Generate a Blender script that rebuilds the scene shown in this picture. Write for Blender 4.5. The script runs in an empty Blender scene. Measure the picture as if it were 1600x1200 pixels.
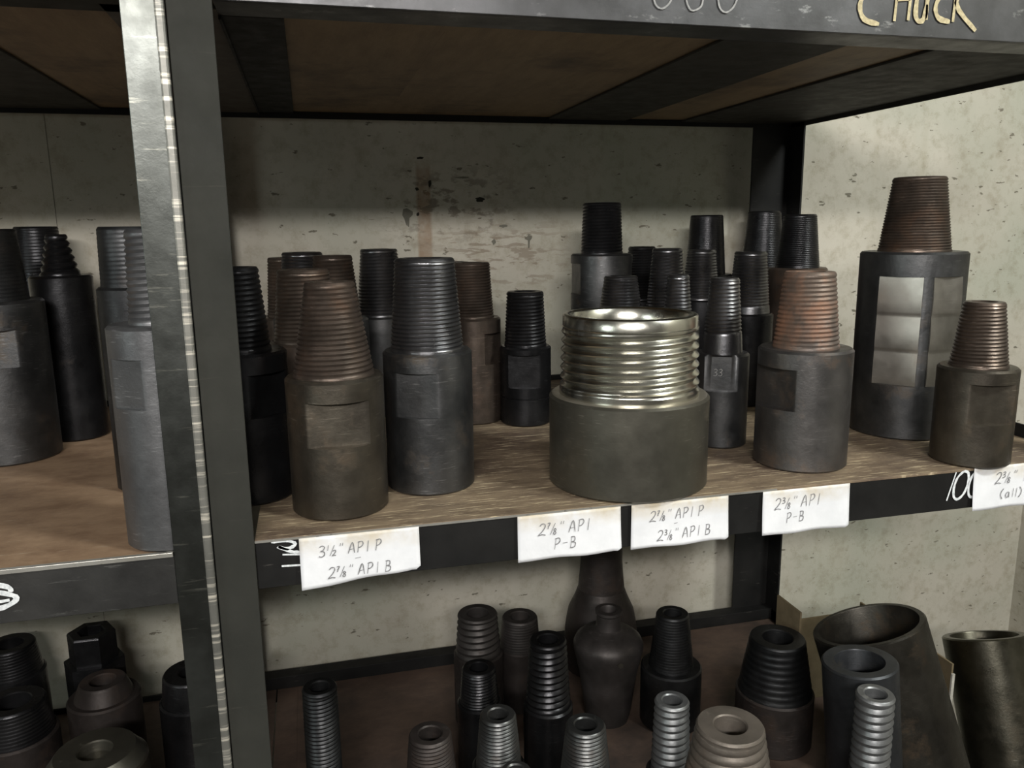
import bpy, bmesh, math, random
from mathutils import Matrix, Vector
random.seed(7)
PI = math.pi
sc = bpy.context.scene
C = bpy.context.collection

# ---------------------------------------------------------------- camera, light, exposure
cam_d = bpy.data.cameras.new('camera')
cam_d.sensor_fit = 'HORIZONTAL'
cam_d.sensor_width = 36.0
cam_d.lens = 1248.47 / 1600 * 36
cam_d.clip_start = 0.02
cam = bpy.data.objects.new('camera', cam_d)
C.objects.link(cam)
yaw, pit, rol = math.radians(14.1027), math.radians(-11.168), math.radians(-0.6768)
fwd = Vector((math.sin(yaw)*math.cos(pit), math.cos(yaw)*math.cos(pit), math.sin(pit)))
rgt = Vector((math.cos(yaw), -math.sin(yaw), 0))
up = rgt.cross(fwd)
r2 = rgt*math.cos(rol) + up*math.sin(rol)
u2 = up*math.cos(rol) - rgt*math.sin(rol)
cam.matrix_world = Matrix(((r2.x, u2.x, -fwd.x, 0), (r2.y, u2.y, -fwd.y, 0), (r2.z, u2.z, -fwd.z, 0), (0, 0, 0, 1)))
sc.camera = cam

w = bpy.data.worlds.new('world'); sc.world = w; w.use_nodes = True
w.node_tree.nodes['Background'].inputs[0].default_value = (1.0, 0.92, 0.78, 1)
w.node_tree.nodes['Background'].inputs[1].default_value = 0.085

def area(name, loc, target, sx, sy, power, col):
    l = bpy.data.lights.new(name, 'AREA'); l.shape = 'RECTANGLE'; l.size = sx; l.size_y = sy
    l.energy = power; l.color = col
    o = bpy.data.objects.new(name, l); C.objects.link(o); o.location = loc
    o.rotation_euler = (Vector(target) - Vector(loc)).to_track_quat('-Z', 'Y').to_euler()
    return o
area('ceiling_lamp', (-0.42, -1.65, 0.86), (0.3, 1.5, -0.3), 1.3, 0.14, 80, (1.0, 0.965, 0.92))
area('doorway_daylight', (-3.2, -1.1, 0.5), (0.3, 1.2, -0.3), 1.0, 1.2, 23, (0.9, 1.0, 0.96))
area('ceiling_lamp_right', (2.0, -0.5, 1.5), (1.7, 1.88, 0.0), 0.8, 0.3, 88, (0.97, 1.0, 0.95))
sc.view_settings.view_transform = 'Standard'
sc.view_settings.look = 'None'
sc.view_settings.exposure = 0.0
sc.view_settings.gamma = 1.0
sc.view_settings.use_curve_mapping = False

# ---------------------------------------------------------------- materials
def nodes(name):
    m = bpy.data.materials.new(name); m.use_nodes = True
    nt = m.node_tree
    return m, nt, nt.nodes['Principled BSDF']
def N(nt, t, **kw):
    n = nt.nodes.new(t)
    for k, v in kw.items(): setattr(n, k, v)
    return n
def coords(nt, sx=1, sy=1, sz=1, world=False):
    tc = N(nt, 'ShaderNodeTexCoord'); mp = N(nt, 'ShaderNodeMapping')
    mp.inputs['Scale'].default_value = (sx, sy, sz)
    oi = N(nt, 'ShaderNodeObjectInfo'); mu = N(nt, 'ShaderNodeMath', operation='MULTIPLY')
    mu.inputs[1].default_value = 0.0 if world else 37.0
    nt.links.new(oi.outputs['Random'], mu.inputs[0])
    cb = N(nt, 'ShaderNodeCombineXYZ')
    for i in range(3): nt.links.new(mu.outputs[0], cb.inputs[i])
    nt.links.new(cb.outputs[0], mp.inputs['Location'])
    nt.links.new(tc.outputs['Object'], mp.inputs['Vector'])
    return mp.outputs[0]
def noise(nt, vec, scale, detail=4, rough=0.6):
    n = N(nt, 'ShaderNodeTexNoise'); n.inputs['Scale'].default_value = scale
    n.inputs['Detail'].default_value = detail; n.inputs['Roughness'].default_value = rough
    nt.links.new(vec, n.inputs['Vector']); return n.outputs['Fac']
def ramp(nt, fac, p0, p1, c0=(0, 0, 0), c1=(1, 1, 1)):
    r = N(nt, 'ShaderNodeValToRGB'); e = r.color_ramp.elements
    e[0].position = p0; e[1].position = p1
    e[0].color = (*c0, 1); e[1].color = (*c1, 1)
    nt.links.new(fac, r.inputs[0]); return r.outputs[0]
def mix(nt, fac, a, b, mode='MIX'):
    m = N(nt, 'ShaderNodeMix', data_type='RGBA', blend_type=mode)
    if isinstance(fac, (int, float)): m.inputs[0].default_value = fac
    else: nt.links.new(fac, m.inputs[0])
    for s, v in ((6, a), (7, b)):
        if isinstance(v, tuple): m.inputs[s].default_value = (*v, 1)
        else: nt.links.new(v, m.inputs[s])
    return m.outputs[2]
def bump(nt, bsdf, h, strength, dist=0.001):
    b = N(nt, 'ShaderNodeBump'); b.inputs['Strength'].default_value = strength; b.inputs['Distance'].default_value = dist
    nt.links.new(h, b.inputs['Height']); nt.links.new(b.outputs[0], bsdf.inputs['Normal'])

def steel(name, ca, cb, crust, rust=0.5, rough=(0.35, 0.6), metal=0.6, stretch=(1, 1, 1), bmp=0.25, scr=0.25):
    m, nt, b = nodes(name)
    v = coords(nt)
    col = ramp(nt, noise(nt, v, 14, 5), 0.35, 0.68, ca, cb)
    rm = ramp(nt, noise(nt, v, 9, 8, 0.7), 0.66 - rust*0.3, 0.82 - rust*0.3)
    col = mix(nt, rm, col, crust)
    # worn scratches running round the turned surface
    v2 = coords(nt, 45, 45, 520)
    sm = ramp(nt, noise(nt, v2, 1.0, 3), 0.6, 0.7)
    wm = ramp(nt, noise(nt, v, 7, 3), 0.46, 0.62)
    wm2 = N(nt, 'ShaderNodeMath', operation='MULTIPLY'); nt.links.new(sm, wm2.inputs[0]); nt.links.new(wm, wm2.inputs[1])
    col = mix(nt, wm2.outputs[0], col, tuple(min(1, c*(1+scr*3)+scr*.02) for c in cb))
    nt.links.new(col, b.inputs['Base Color'])
    rr = ramp(nt, noise(nt, v, 35, 5), 0.3, 0.7, (rough[0],)*3, (rough[1],)*3)
    rr = mix(nt, rm, rr, (min(0.9, rough[1]+0.2),)*3)
    nt.links.new(rr, b.inputs['Roughness'])
    b.inputs['Metallic'].default_value = metal
    bump(nt, b, noise(nt, v, 160, 6, 0.7), bmp, 0.0012)
    return m
M = {}
M['gun'] = steel('gunmetal_steel', (0.07, 0.072, 0.075), (0.13, 0.13, 0.132), (0.11, 0.085, 0.062), 0.3, (0.34, 0.48), 0.9)
M['black'] = steel('black_oxide_steel', (0.022, 0.022, 0.024), (0.042, 0.042, 0.045), (0.045, 0.036, 0.03), 0.12, (0.25, 0.38), 0.8)
M['oily'] = steel('oily_dark_thread', (0.13, 0.13, 0.138), (0.24, 0.24, 0.25), (0.12, 0.095, 0.075), 0.12, (0.26, 0.36), 0.95)
M['brown'] = steel('brown_rusty_steel', (0.075, 0.06, 0.05), (0.15, 0.115, 0.094), (0.12, 0.07, 0.045), 0.42, (0.28, 0.48), 0.75)
M['rust'] = steel('orange_rusted_thread', (0.11, 0.09, 0.08), (0.17, 0.13, 0.105), (0.26, 0.14, 0.09), 0.62, (0.34, 0.55), 0.5)
M['greyrust'] = steel('grey_steel_with_rust', (0.1, 0.096, 0.095), (0.16, 0.152, 0.148), (0.15, 0.105, 0.075), 0.3, (0.34, 0.48), 0.85)
M['olive'] = steel('olive_brown_steel', (0.07, 0.061, 0.05), (0.125, 0.11, 0.088), (0.11, 0.08, 0.054), 0.35, (0.34, 0.48), 0.85)
M['ringbody'] = steel('olive_grey_turned_steel', (0.105, 0.1, 0.083), (0.148, 0.141, 0.117), (0.14, 0.12, 0.09), 0.15, (0.38, 0.48), 0.85, bmp=0.1)
M['bright'] = steel('bright_machined_steel', (0.56, 0.55, 0.49), (0.7, 0.69, 0.62), (0.46, 0.43, 0.35), 0.2, (0.18, 0.27), 1.0, bmp=0.04, scr=0.05)
M['flat'] = steel('bright_milled_flat', (0.33, 0.31, 0.28), (0.46, 0.435, 0.395), (0.3, 0.27, 0.23), 0.25, (0.34, 0.44), 0.95, bmp=0.06, scr=0.03)
M['steel'] = steel('grey_worn_thread', (0.06, 0.062, 0.062), (0.125, 0.127, 0.127), (0.07, 0.055, 0.045), 0.35, (0.3, 0.42), 0.85)
M['steelbright'] = steel('bright_worn_thread', (0.16, 0.165, 0.17), (0.26, 0.266, 0.27), (0.09, 0.08, 0.07), 0.25, (0.36, 0.48), 0.75)
M['brownsteel'] = steel('dull_brown_steel', (0.03, 0.025, 0.023), (0.055, 0.046, 0.043), (0.055, 0.037, 0.028), 0.35, (0.42, 0.62), 0.6)  # bottom-shelf brown steel, darkened so its colour carries the shade there
M['coarse'] = steel('dull_grey_thread', (0.04, 0.036, 0.034), (0.075, 0.067, 0.065), (0.055, 0.043, 0.037), 0.3, (0.4, 0.6), 0.6)  # grey kept dark: shade of the bottom shelf is put into the colour
M['lowgun'] = steel('dark_shaded_steel', (0.03, 0.031, 0.033), (0.055, 0.056, 0.058), (0.045, 0.037, 0.032), 0.25, (0.34, 0.5), 0.85)  # darker gunmetal, with the bottom shelf's shade painted into the base colour
M['pale'] = steel('pale_brown_steel', (0.12, 0.104, 0.088), (0.2, 0.172, 0.146), (0.15, 0.112, 0.085), 0.4, (0.42, 0.6), 0.5)
M['greyblue'] = steel('neutral_grey_steel', (0.13, 0.132, 0.138), (0.19, 0.192, 0.198), (0.15, 0.14, 0.13), 0.2, (0.36, 0.5), 0.8)
M['bluedark'] = steel('dark_blue_grey_steel', (0.036, 0.038, 0.042), (0.062, 0.066, 0.072), (0.055, 0.048, 0.04), 0.2, (0.35, 0.5), 0.7)
M['tube'] = steel('dark_olive_tube', (0.034, 0.031, 0.026), (0.06, 0.055, 0.046), (0.08, 0.055, 0.034), 0.4, (0.3, 0.5), 0.75)
M['pipe'] = steel('olive_polished_pipe', (0.07, 0.066, 0.05), (0.12, 0.113, 0.09), (0.06, 0.048, 0.034), 0.35, (0.26, 0.38), 0.95)

M['tan'] = steel('tan_bare_shoulder', (0.36, 0.33, 0.27), (0.5, 0.46, 0.38), (0.3, 0.26, 0.2), 0.2, (0.3, 0.42), 0.8, bmp=0.05)
def paint(name, ca, cb, worn, wamt, rough=(0.3, 0.55), metal=0.2, streak=(8, 8, 160)):
    m, nt, b = nodes(name)
    v = coords(nt, world=True)
    col = ramp(nt, noise(nt, v, 11, 6), 0.3, 0.7, ca, cb)
    v2 = coords(nt, *streak, world=True)
    s = ramp(nt, noise(nt, v2, 1.0, 5, 0.7), 0.68 - wamt*0.2, 0.76 - wamt*0.14)
    col = mix(nt, s, col, worn)
    nt.links.new(col, b.inputs['Base Color'])
    nt.links.new(ramp(nt, noise(nt, v, 30, 4), 0.3, 0.7, (rough[0],)*3, (rough[1],)*3), b.inputs['Roughness'])
    b.inputs['Metallic'].default_value = metal
    bump(nt, b, noise(nt, v, 90, 6, 0.7), 0.2, 0.001)
    return m
M['rack_left'] = paint('worn_steel_left_rack', (0.04, 0.042, 0.038), (0.085, 0.09, 0.085), (0.2, 0.2, 0.175), 0.35, (0.28, 0.4), 0.85, (10, 10, 130))
M['rack_left_rail'] = paint('scraped_dark_rail', (0.02, 0.02, 0.02), (0.045, 0.044, 0.042), (0.11, 0.11, 0.105), 0.4, (0.42, 0.6), 0.4, (14, 14, 100))
M['rack_edge'] = paint('bare_scraped_corner', (0.13, 0.13, 0.118), (0.22, 0.216, 0.195), (0.62, 0.58, 0.5), 0.75, (0.4, 0.55), 0.5, (6, 6, 200))
M['rack_post'] = paint('dark_green_grey_paint', (0.024, 0.0245, 0.021), (0.034, 0.034, 0.029), (0.048, 0.045, 0.038), 0.1, (0.7, 0.85), 0.0)
M['rack_rail'] = paint('black_rail_paint', (0.008, 0.008, 0.008), (0.016, 0.0155, 0.015), (0.06, 0.056, 0.05), 0.2, (0.5, 0.7), 0.1, (20, 20, 120))
M['rack_top'] = paint('grey_top_rail_paint', (0.055, 0.055, 0.056), (0.105, 0.105, 0.11), (0.2, 0.2, 0.2), 0.3, (0.36, 0.5), 0.85, (25, 25, 60))
M['rack_under'] = paint('dark_underside_paint', (0.035, 0.033, 0.029), (0.055, 0.052, 0.045), (0.08, 0.075, 0.065), 0.1, (0.55, 0.75), 0.0)
for k_ in ('rack_post', 'rack_rail', 'rack_under'):
    M[k_].node_tree.nodes['Principled BSDF'].inputs['Specular IOR Level'].default_value = 0.2
M['edge'] = paint('bare_sheet_edge', (0.3, 0.29, 0.26), (0.42, 0.41, 0.38), (0.12, 0.11, 0.1), 0.5, (0.3, 0.4), 0.5, (60, 60, 60))

M['rack_under_left'] = paint('brownish_underside_paint', (0.07, 0.06, 0.05), (0.1, 0.088, 0.074), (0.12, 0.1, 0.08), 0.1, (0.6, 0.8), 0.0)
def board(name, ca, cb, cdark, clight, sx=3, sy=30, dark=0.5, scratch=0.5):
    m, nt, b = nodes(name)
    v = coords(nt)
    vg = coords(nt, sx, sy, 3)
    col = ramp(nt, noise(nt, vg, 3, 6, 0.7), 0.3, 0.7, ca, cb)
    dm = ramp(nt, noise(nt, v, 4.5, 6, 0.65), 0.62 - dark*0.25, 0.75 - dark*0.15)
    col = mix(nt, dm, col, cdark)
    vs = coords(nt, 18, 260, 20)
    sm = ramp(nt, noise(nt, vs, 1.0, 4, 0.7), 0.67 - scratch*0.12, 0.72 - scratch*0.06)
    col = mix(nt, sm, col, clight)
    nt.links.new(col, b.inputs['Base Color'])
    b.inputs['Roughness'].default_value = 0.6
    bump(nt, b, noise(nt, vg, 30, 5), 0.3, 0.001)
    return m
M['deck_right'] = board('brown_scratched_board', (0.12, 0.086, 0.058), (0.29, 0.22, 0.143), (0.085, 0.056, 0.042), (0.62, 0.51, 0.34), 4, 14, 0.65, 0.9)
M['deck_left'] = board('orange_brown_board', (0.2, 0.125, 0.075), (0.34, 0.23, 0.145), (0.13, 0.07, 0.04), (0.42, 0.34, 0.25), 6, 10, 0.45, 0.15)
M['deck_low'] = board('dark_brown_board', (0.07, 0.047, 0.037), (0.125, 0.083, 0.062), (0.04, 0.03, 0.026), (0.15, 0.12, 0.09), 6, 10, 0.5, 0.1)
M['ply'] = board('plywood_underside', (0.19, 0.125, 0.068), (0.3, 0.21, 0.12), (0.1, 0.065, 0.038), (0.3, 0.22, 0.13), 14, 3, 0.45, 0.1)

def wall_mat(name='stained_plaster'):
    m, nt, b = nodes(name)
    v = coords(nt, world=True)
    col = ramp(nt, noise(nt, v, 2.6, 6, 0.6), 0.3, 0.72, (0.41, 0.38, 0.315), (0.55, 0.52, 0.45))
    gm = ramp(nt, noise(nt, v, 1.7, 3), 0.45, 0.65)
    col = mix(nt, gm, col, (0.4, 0.4, 0.33))
    fl = ramp(nt, noise(nt, v, 26, 8, 0.75), 0.3, 0.52, (0.74, 0.71, 0.65), (1, 1, 1))
    col = mix(nt, 1.0, col, fl, 'MULTIPLY')
    v2 = coords(nt, 24, 24, 62, world=True)       # small paint chips
    ch = ramp(nt, noise(nt, v2, 1.0, 4, 0.6), 0.655, 0.675)
    col = mix(nt, ch, col, (0.16, 0.145, 0.11))
    v4 = coords(nt, 9, 9, 0.8, world=True)      # vertical damp runs
    dr = ramp(nt, noise(nt, v4, 1.0, 3), 0.6, 0.75, (1, 1, 1), (0.86, 0.84, 0.78))
    col = mix(nt, 1.0, col, dr, 'MULTIPLY')
    # rust run below the old fixing holes
    tc = N(nt, 'ShaderNodeTexCoord'); sp = N(nt, 'ShaderNodeSeparateXYZ'); nt.links.new(tc.outputs['Object'], sp.inputs[0])
    def band(sock, c, h, soft):
        a = N(nt, 'ShaderNodeMath', operation='SUBTRACT'); nt.links.new(sock, a.inputs[0]); a.inputs[1].default_value = c
        q = N(nt, 'ShaderNodeMath', operation='ABSOLUTE'); nt.links.new(a.outputs[0], q.inputs[0])
        r = N(nt, 'ShaderNodeMapRange'); nt.links.new(q.outputs[0], r.inputs[0])
        r.inputs[1].default_value = h; r.inputs[2].default_value = h+soft; r.inputs[3].default_value = 1; r.inputs[4].default_value = 0
        return r.outputs[0]
    def mul(a, c):
        q = N(nt, 'ShaderNodeMath', operation='MULTIPLY'); nt.links.new(a, q.inputs[0])
        if isinstance(c, float): q.inputs[1].default_value = c
        else: nt.links.new(c, q.inputs[1])
        return q.outputs[0]
    run = mul(band(sp.outputs[0], 0.268, 0.013, 0.006), band(sp.outputs[2], -0.03, 0.15, 0.04))
    run = mul(run, ramp(nt, noise(nt, v, 40, 5), 0.3, 0.6, (0.45,)*3, (1,)*3))
    col = mix(nt, mul(run, 0.75), col, (0.27, 0.17, 0.1))
    sm = mul(band(sp.outputs[0], 0.33, 0.07, 0.12), band(sp.outputs[2], 0.05, 0.03, 0.08))
    sm = mul(sm, ramp(nt, noise(nt, coords(nt, 30, 30, 55, world=True), 1.0, 5), 0.52, 0.6))
    col = mix(nt, mul(sm, 0.7), col, (0.13, 0.105, 0.075))
    v5 = coords(nt, 20, 20, 90, world=True)
    s2 = mul(band(sp.outputs[0], 0.45, 0.08, 0.12), band(sp.outputs[2], -0.07, 0.04, 0.06))
    s2 = mul(s2, ramp(nt, noise(nt, v5, 1.0, 5), 0.53, 0.58))
    col = mix(nt, mul(s2, 0.55), col, (0.18, 0.13, 0.085))
    nt.links.new(col, b.inputs['Base Color'])
    b.inputs['Roughness'].default_value = 0.75
    bump(nt, b, noise(nt, v, 45, 8, 0.7), 0.35, 0.003)
    return m
M['wall'] = wall_mat()
def plain(name, c, rough=0.7, metal=0, nz=None, sc_=30):
    m, nt, b = nodes(name)
    if nz:
        nt.links.new(ramp(nt, noise(nt, coords(nt), sc_, 5, 0.65), 0.3, 0.7, c, nz), b.inputs['Base Color'])
    else: b.inputs['Base Color'].default_value = (*c, 1)
    b.inputs['Roughness'].default_value = rough; b.inputs['Metallic'].default_value = metal
    return m
M['concrete'] = plain('dark_concrete', (0.06, 0.058, 0.05), 0.85, 0, (0.11, 0.105, 0.095), 6)
M['chip'] = plain('bare_plaster_chip', (0.13, 0.125, 0.1), 0.85, 0, (0.19, 0.18, 0.145), 60)
M['hole'] = plain('dark_fixing_hole', (0.02, 0.017, 0.012), 0.9)
M['ink'] = plain('grey_pencil', (0.13, 0.13, 0.135), 0.8, 0, (0.3, 0.3, 0.31), 300)
M['chalk_white'] = plain('white_chalk', (0.5, 0.53, 0.55), 0.9, 0, (0.85, 0.87, 0.88), 220)
M['chalk_faint'] = plain('faint_grey_chalk', (0.2, 0.2, 0.2), 0.9, 0, (0.34, 0.34, 0.33), 220)
M['chalk_yellow'] = plain('yellow_chalk', (0.3, 0.25, 0.15), 0.9, 0, (0.55, 0.48, 0.3), 220)
M['card'] = plain('brown_cardboard', (0.11, 0.085, 0.045), 0.9, 0, (0.17, 0.13, 0.075), 25)
M['cardpale'] = plain('pale_cardboard_edge', (0.33, 0.32, 0.28), 0.9, 0, (0.5, 0.48, 0.43), 25)
def paper_mat():
    m, nt, b = nodes('white_paper')
    v = coords(nt)
    col = ramp(nt, noise(nt, v, 25, 4), 0.3, 0.7, (0.72, 0.73, 0.76), (0.82, 0.83, 0.86))
    tc = N(nt, 'ShaderNodeTexCoord'); sp = N(nt, 'ShaderNodeSeparateXYZ'); nt.links.new(tc.outputs['Object'], sp.inputs[0])
    r = N(nt, 'ShaderNodeMapRange'); nt.links.new(sp.outputs[2], r.inputs[0])
    r.inputs[1].default_value = -0.026; r.inputs[2].default_value = 0.0
    q = N(nt, 'ShaderNodeMath', operation='MULTIPLY'); nt.links.new(r.outputs[0], q.inputs[0])
    nt.links.new(ramp(nt, noise(nt, v, 22, 4), 0.35, 0.65), q.inputs[1])
    col = mix(nt, q.outputs[0], col, (0.55, 0.47, 0.33))   # greasy stain along the top fold
    nt.links.new(col, b.inputs['Base Color']); b.inputs['Roughness'].default_value = 0.55
    bump(nt, b, noise(nt, v, 40, 3), 0.3, 0.002)
    return m
M['paper'] = paper_mat()

# ---------------------------------------------------------------- mesh helpers
def mesh_obj(name, verts, faces, mat, parent=None, smooth=None, mats=None, fmat=None, loc=None):
    me = bpy.data.meshes.new(name)
    me.from_pydata(verts, [], faces)
    bm = bmesh.new(); bm.from_mesh(me)
    bmesh.ops.recalc_face_normals(bm, faces=bm.faces)
    bm.to_mesh(me); bm.free()
    if mats:
        for m_ in mats: me.materials.append(m_)
        for i, k in enumerate(fmat): me.polygons[i].material_index = k
    else: me.materials.append(mat)
    if smooth is not None:
        me.shade_smooth(); me.set_sharp_from_angle(angle=math.radians(smooth))
    o = bpy.data.objects.new(name, me); C.objects.link(o)
    if parent: o.parent = parent
    if loc: o.location = loc
    return o
def box_data(x0, x1, y0, y1, z0, z1):
    v = [(x, y, z) for x in (x0, x1) for y in (y0, y1) for z in (z0, z1)]
    f = [(0, 1, 3, 2), (4, 6, 7, 5), (0, 4, 5, 1), (2, 3, 7, 6), (0, 2, 6, 4), (1, 5, 7, 3)]
    return v, f
def boxes(name, bl, mat, parent=None, bevel=0.0):
    V, F = [], []
    for b in bl:
        v, f = box_data(*b); n = len(V); V += v; F += [tuple(i+n for i in q) for q in f]
    o = mesh_obj(name, V, F, mat, parent)
    if bevel:
        md = o.modifiers.new('bevel', 'BEVEL'); md.width = bevel; md.segments = 2; md.limit_method = 'ANGLE'
    return o
def tag(o, label=None, cat=None, group=None, kind=None):
    if label: o['label'] = label
    if cat: o['category'] = cat
    if group: o['group'] = group
    if kind: o['kind'] = kind
    return o
def empty(name, loc, label, cat, group=None):
    o = bpy.data.objects.new(name, None); C.objects.link(o); o.location = loc; o.empty_display_size = 0.05
    return tag(o, label, cat, group)
def lathe(prof, n=72, close_bottom=True, close_top=False):
    V, F = [], []
    for r, z in prof:
        for j in range(n):
            a = 2*PI*j/n; V.append((r*math.cos(a), r*math.sin(a), z))
    for i in range(len(prof)-1):
        for j in range(n):
            k = (j+1) % n; F.append((i*n+j, i*n+k, (i+1)*n+k, (i+1)*n+j))
    if close_bottom: F.append(tuple(range(n-1, -1, -1)))
    if close_top: F.append(tuple((len(prof)-1)*n+j for j in range(n)))
    return V, F

# ---------------------------------------------------------------- the setting
YW = 1.88
o = boxes('wall_back', [(-3.2, 2.09, YW, YW+0.12, -1.6, 1.6)], M['wall']); tag(o, 'stained pale plaster wall behind the racks', kind='structure')
wall_back = o
o = boxes('wall_right', [(2.085, 2.2, -1.2, YW+0.12, -1.6, 1.6)], M['wall']); tag(o, 'plaster wall at the right', kind='structure')
o = boxes('floor', [(-3.2, 2.2, -2.6, YW+0.12, -1.7, -1.6)], M['concrete']); tag(o, 'dark concrete floor', kind='structure')

def chip(name, cx, cz, w_, h_, mat, seed, pts=12, down=0.0):
    rnd = random.Random(seed); V = []
    for k in range(pts):
        a = 2*PI*k/pts; r = rnd.uniform(0.6, 1.1)
        z = math.sin(a)*r*h_/2
        if math.sin(a) < -0.8: z -= down
        V.append((cx+math.cos(a)*r*w_/2*(1-(0.6 if math.sin(a) < -0.4 and down else 0)), YW-0.0012, cz+z))
    W = [(x, YW+0.001, z) for x, y, z in V]
    F = [tuple(range(pts)), tuple(range(2*pts-1, pts-1, -1))] + [(k, (k+1) % pts, pts+(k+1) % pts, pts+k) for k in range(pts)]
    mesh_obj(name, V+W, F, mat, wall_back)
chip('paint_chip', 0.228, 0.028, 0.036, 0.034, M['chip'], 3, 12, 0.012)
chip('paint_chip', 0.40, 0.062, 0.026, 0.011, M['hole'], 5)
chip('paint_chip', 0.455, 0.001, 0.022, 0.009, M['chip'], 6)
chip('paint_chip', 0.518, -0.03, 0.019, 0.022, M['chip'], 8, 12, 0.013)
chip('paint_chip', 0.432, -0.036, 0.012, 0.016, M['chip'], 9)
chip('paint_chip', 0.253, 0.086, 0.009, 0.009, M['hole'], 10)
chip('paint_chip', 0.283, 0.098, 0.009, 0.018, M['hole'], 11)
chip('paint_chip', 0.253, 0.03, 0.008, 0.01, M['hole'], 12)
chip('paint_chip', 0.262, 0.155, 0.022, 0.006, M['hole'], 13)
chip('paint_chip', 0.36, 0.112, 0.04, 0.005, M['chip'], 14)
boxes('wall_seam', [(-0.5022, -0.5012, YW-0.0006, YW+0.001, -1.6, 1.6)], M['chip'], wall_back)

# ---------------------------------------------------------------- racks
YF, YA, YB = 0.95, 0.9368, 1.8191
ZT, ZL, ZM, ZMB, ZLOW = 0.2371, 0.2279, -0.365, -0.4277, -1.06
def rack(label, x0, x1, yf, post_fl, post_mat, rail_mat, top_mat, deck_mat, deck_zoff=0):
    r = empty('storage_rack', ((x0+x1)/2, (yf+YB)/2, -1.6), label, 'shelving rack', None)
    loc = (-(x0+x1)/2, -(yf+YB)/2, 1.6)
    def P(name, bl, mat, bevel=0.0008, label=None):
        o = boxes(name, bl, mat, r, bevel); o.location = loc
        if label: o['label'] = label
        return o
    return r, P

# right rack
R, P = rack('dark steel storage rack, right bay, its plywood shelves full of threaded adapters', -0.081, 1.1745, YF, 0.046, None, None, None, None)
t = 0.005
P('post', [(-0.1265, -0.081, YF-0.006, YF-0.001, -1.6, 0.95), (-0.1265, -0.1215, YF-0.001, YF+0.04, -1.6, 0.95)], M['rack_post'], label='dark green-grey front post flange')
P('post', [(1.1295, 1.1745, YF-0.006, YF-0.001, -1.6, 0.95), (1.1695, 1.1745, YF-0.001, YF+0.04, -1.6, 0.95)], M['rack_rail'])
P('post', [(1.0686, 1.1745, YB-0.004, YB+0.001, -1.6, 0.95), (1.1695, 1.1745, YB-0.06, YB-0.004, -1.6, 0.95)], M['rack_rail'])
P('post', [(-0.2, -0.157, YB-0.004, YB+0.001, -1.6, 0.95)], M['rack_rail'])
# top shelf: angle frame, flanges turned in under the boards
P('front_rail', [(-0.081, 1.1745, YF, YF+t, ZT, ZT+0.068), (-0.081, 1.1745, YF+t, 1.0148, ZT, ZT+0.004)], M['rack_top'], label='grey front rail with chalk writing')
P('back_rail', [(-0.2, 1.1745, YB-t, YB, ZL, ZT+0.05)], M['rack_rail'])
P('side_rail', [(1.1695, 1.1745, YF+t, YB-t, ZL, ZT+0.05), (0.877, 1.1695, 1.0148, YB-t, ZT, ZT+0.004)], M['rack_under'])
P('side_rail', [(-0.0808, -0.01, 1.0148, YB-t, ZT-0.0004, ZT+0.004), (-0.0816, -0.078, 1.0148, YB-t, ZT-0.0045, ZT+0.002)], M['rack_rail'])
P('cross_beam', [(0.5487, 0.7339, 1.0148, YB-t, ZT, ZT+0.004)], M['rack_under'])
for x0, x1 in ((-0.0808, 0.1845), (0.1847, 0.62), (0.6202, 1.1692)):
    P('plywood_panel', [(x0, x1, YF+t+0.001, YB-t-0.001, ZT+0.0045, ZT+0.0165)], M['ply'], 0)
# middle shelf
P('front_rail', [(-0.081, 1.1745, YF, YF+t, ZMB, ZM-0.004), (-0.081, 1.1745, YF+t, YF+0.06, ZM-0.009, ZM-0.004)], M['rack_rail'], label='black front rail hung with paper labels')
P('back_rail', [(-0.2, 1.1745, YB-t, YB, ZM-0.05, ZM+0.012)], M['rack_rail'])
P('side_rail', [(1.1695, 1.1745, YF+t, YB-t, ZM-0.05, ZM+0.022)], M['rack_rail'])
P('side_rail', [(-0.081, -0.076, YF+t, YB-t, ZM-0.06, ZM-0.0045)], M['rack_rail'])
P('cross_beam', [(0.52, 0.57, YF+0.061, YB-t, ZM-0.05, ZM-0.0045)], M['rack_rail'])
P('deck_board', [(-0.081, 1.169, YF-0.001, YB-t-0.001, ZM-0.004, ZM)], M['deck_right'], 0.0006, label='brown scratched shelf board')
P('deck_edge', [(-0.081, 0.62, YF-0.0022, YF-0.001, ZM-0.0032, ZM-0.0006)], M['edge'], 0)
# bottom shelf
P('front_rail', [(-0.081, 1.1745, YF, YF+t, ZLOW-0.066, ZLOW-0.004)], M['rack_rail'])
P('back_rail', [(-0.2, 1.1745, YB-t, YB, ZLOW-0.05, ZLOW+0.031), (-0.2, 1.1745, YB-0.035, YB-t, ZLOW+0.001, ZLOW+0.031)], M['rack_rail'])
P('side_rail', [(1.1695, 1.1745, YF+t, YB-t, ZLOW-0.05, ZLOW+0.03)], M['rack_rail'])
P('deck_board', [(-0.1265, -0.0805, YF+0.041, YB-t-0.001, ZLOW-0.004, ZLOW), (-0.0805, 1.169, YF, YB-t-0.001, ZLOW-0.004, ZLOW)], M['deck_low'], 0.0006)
rack_r, loc_r = R, (-(-0.081+1.1745)/2, -(YF+YB)/2, 1.6)

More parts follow.
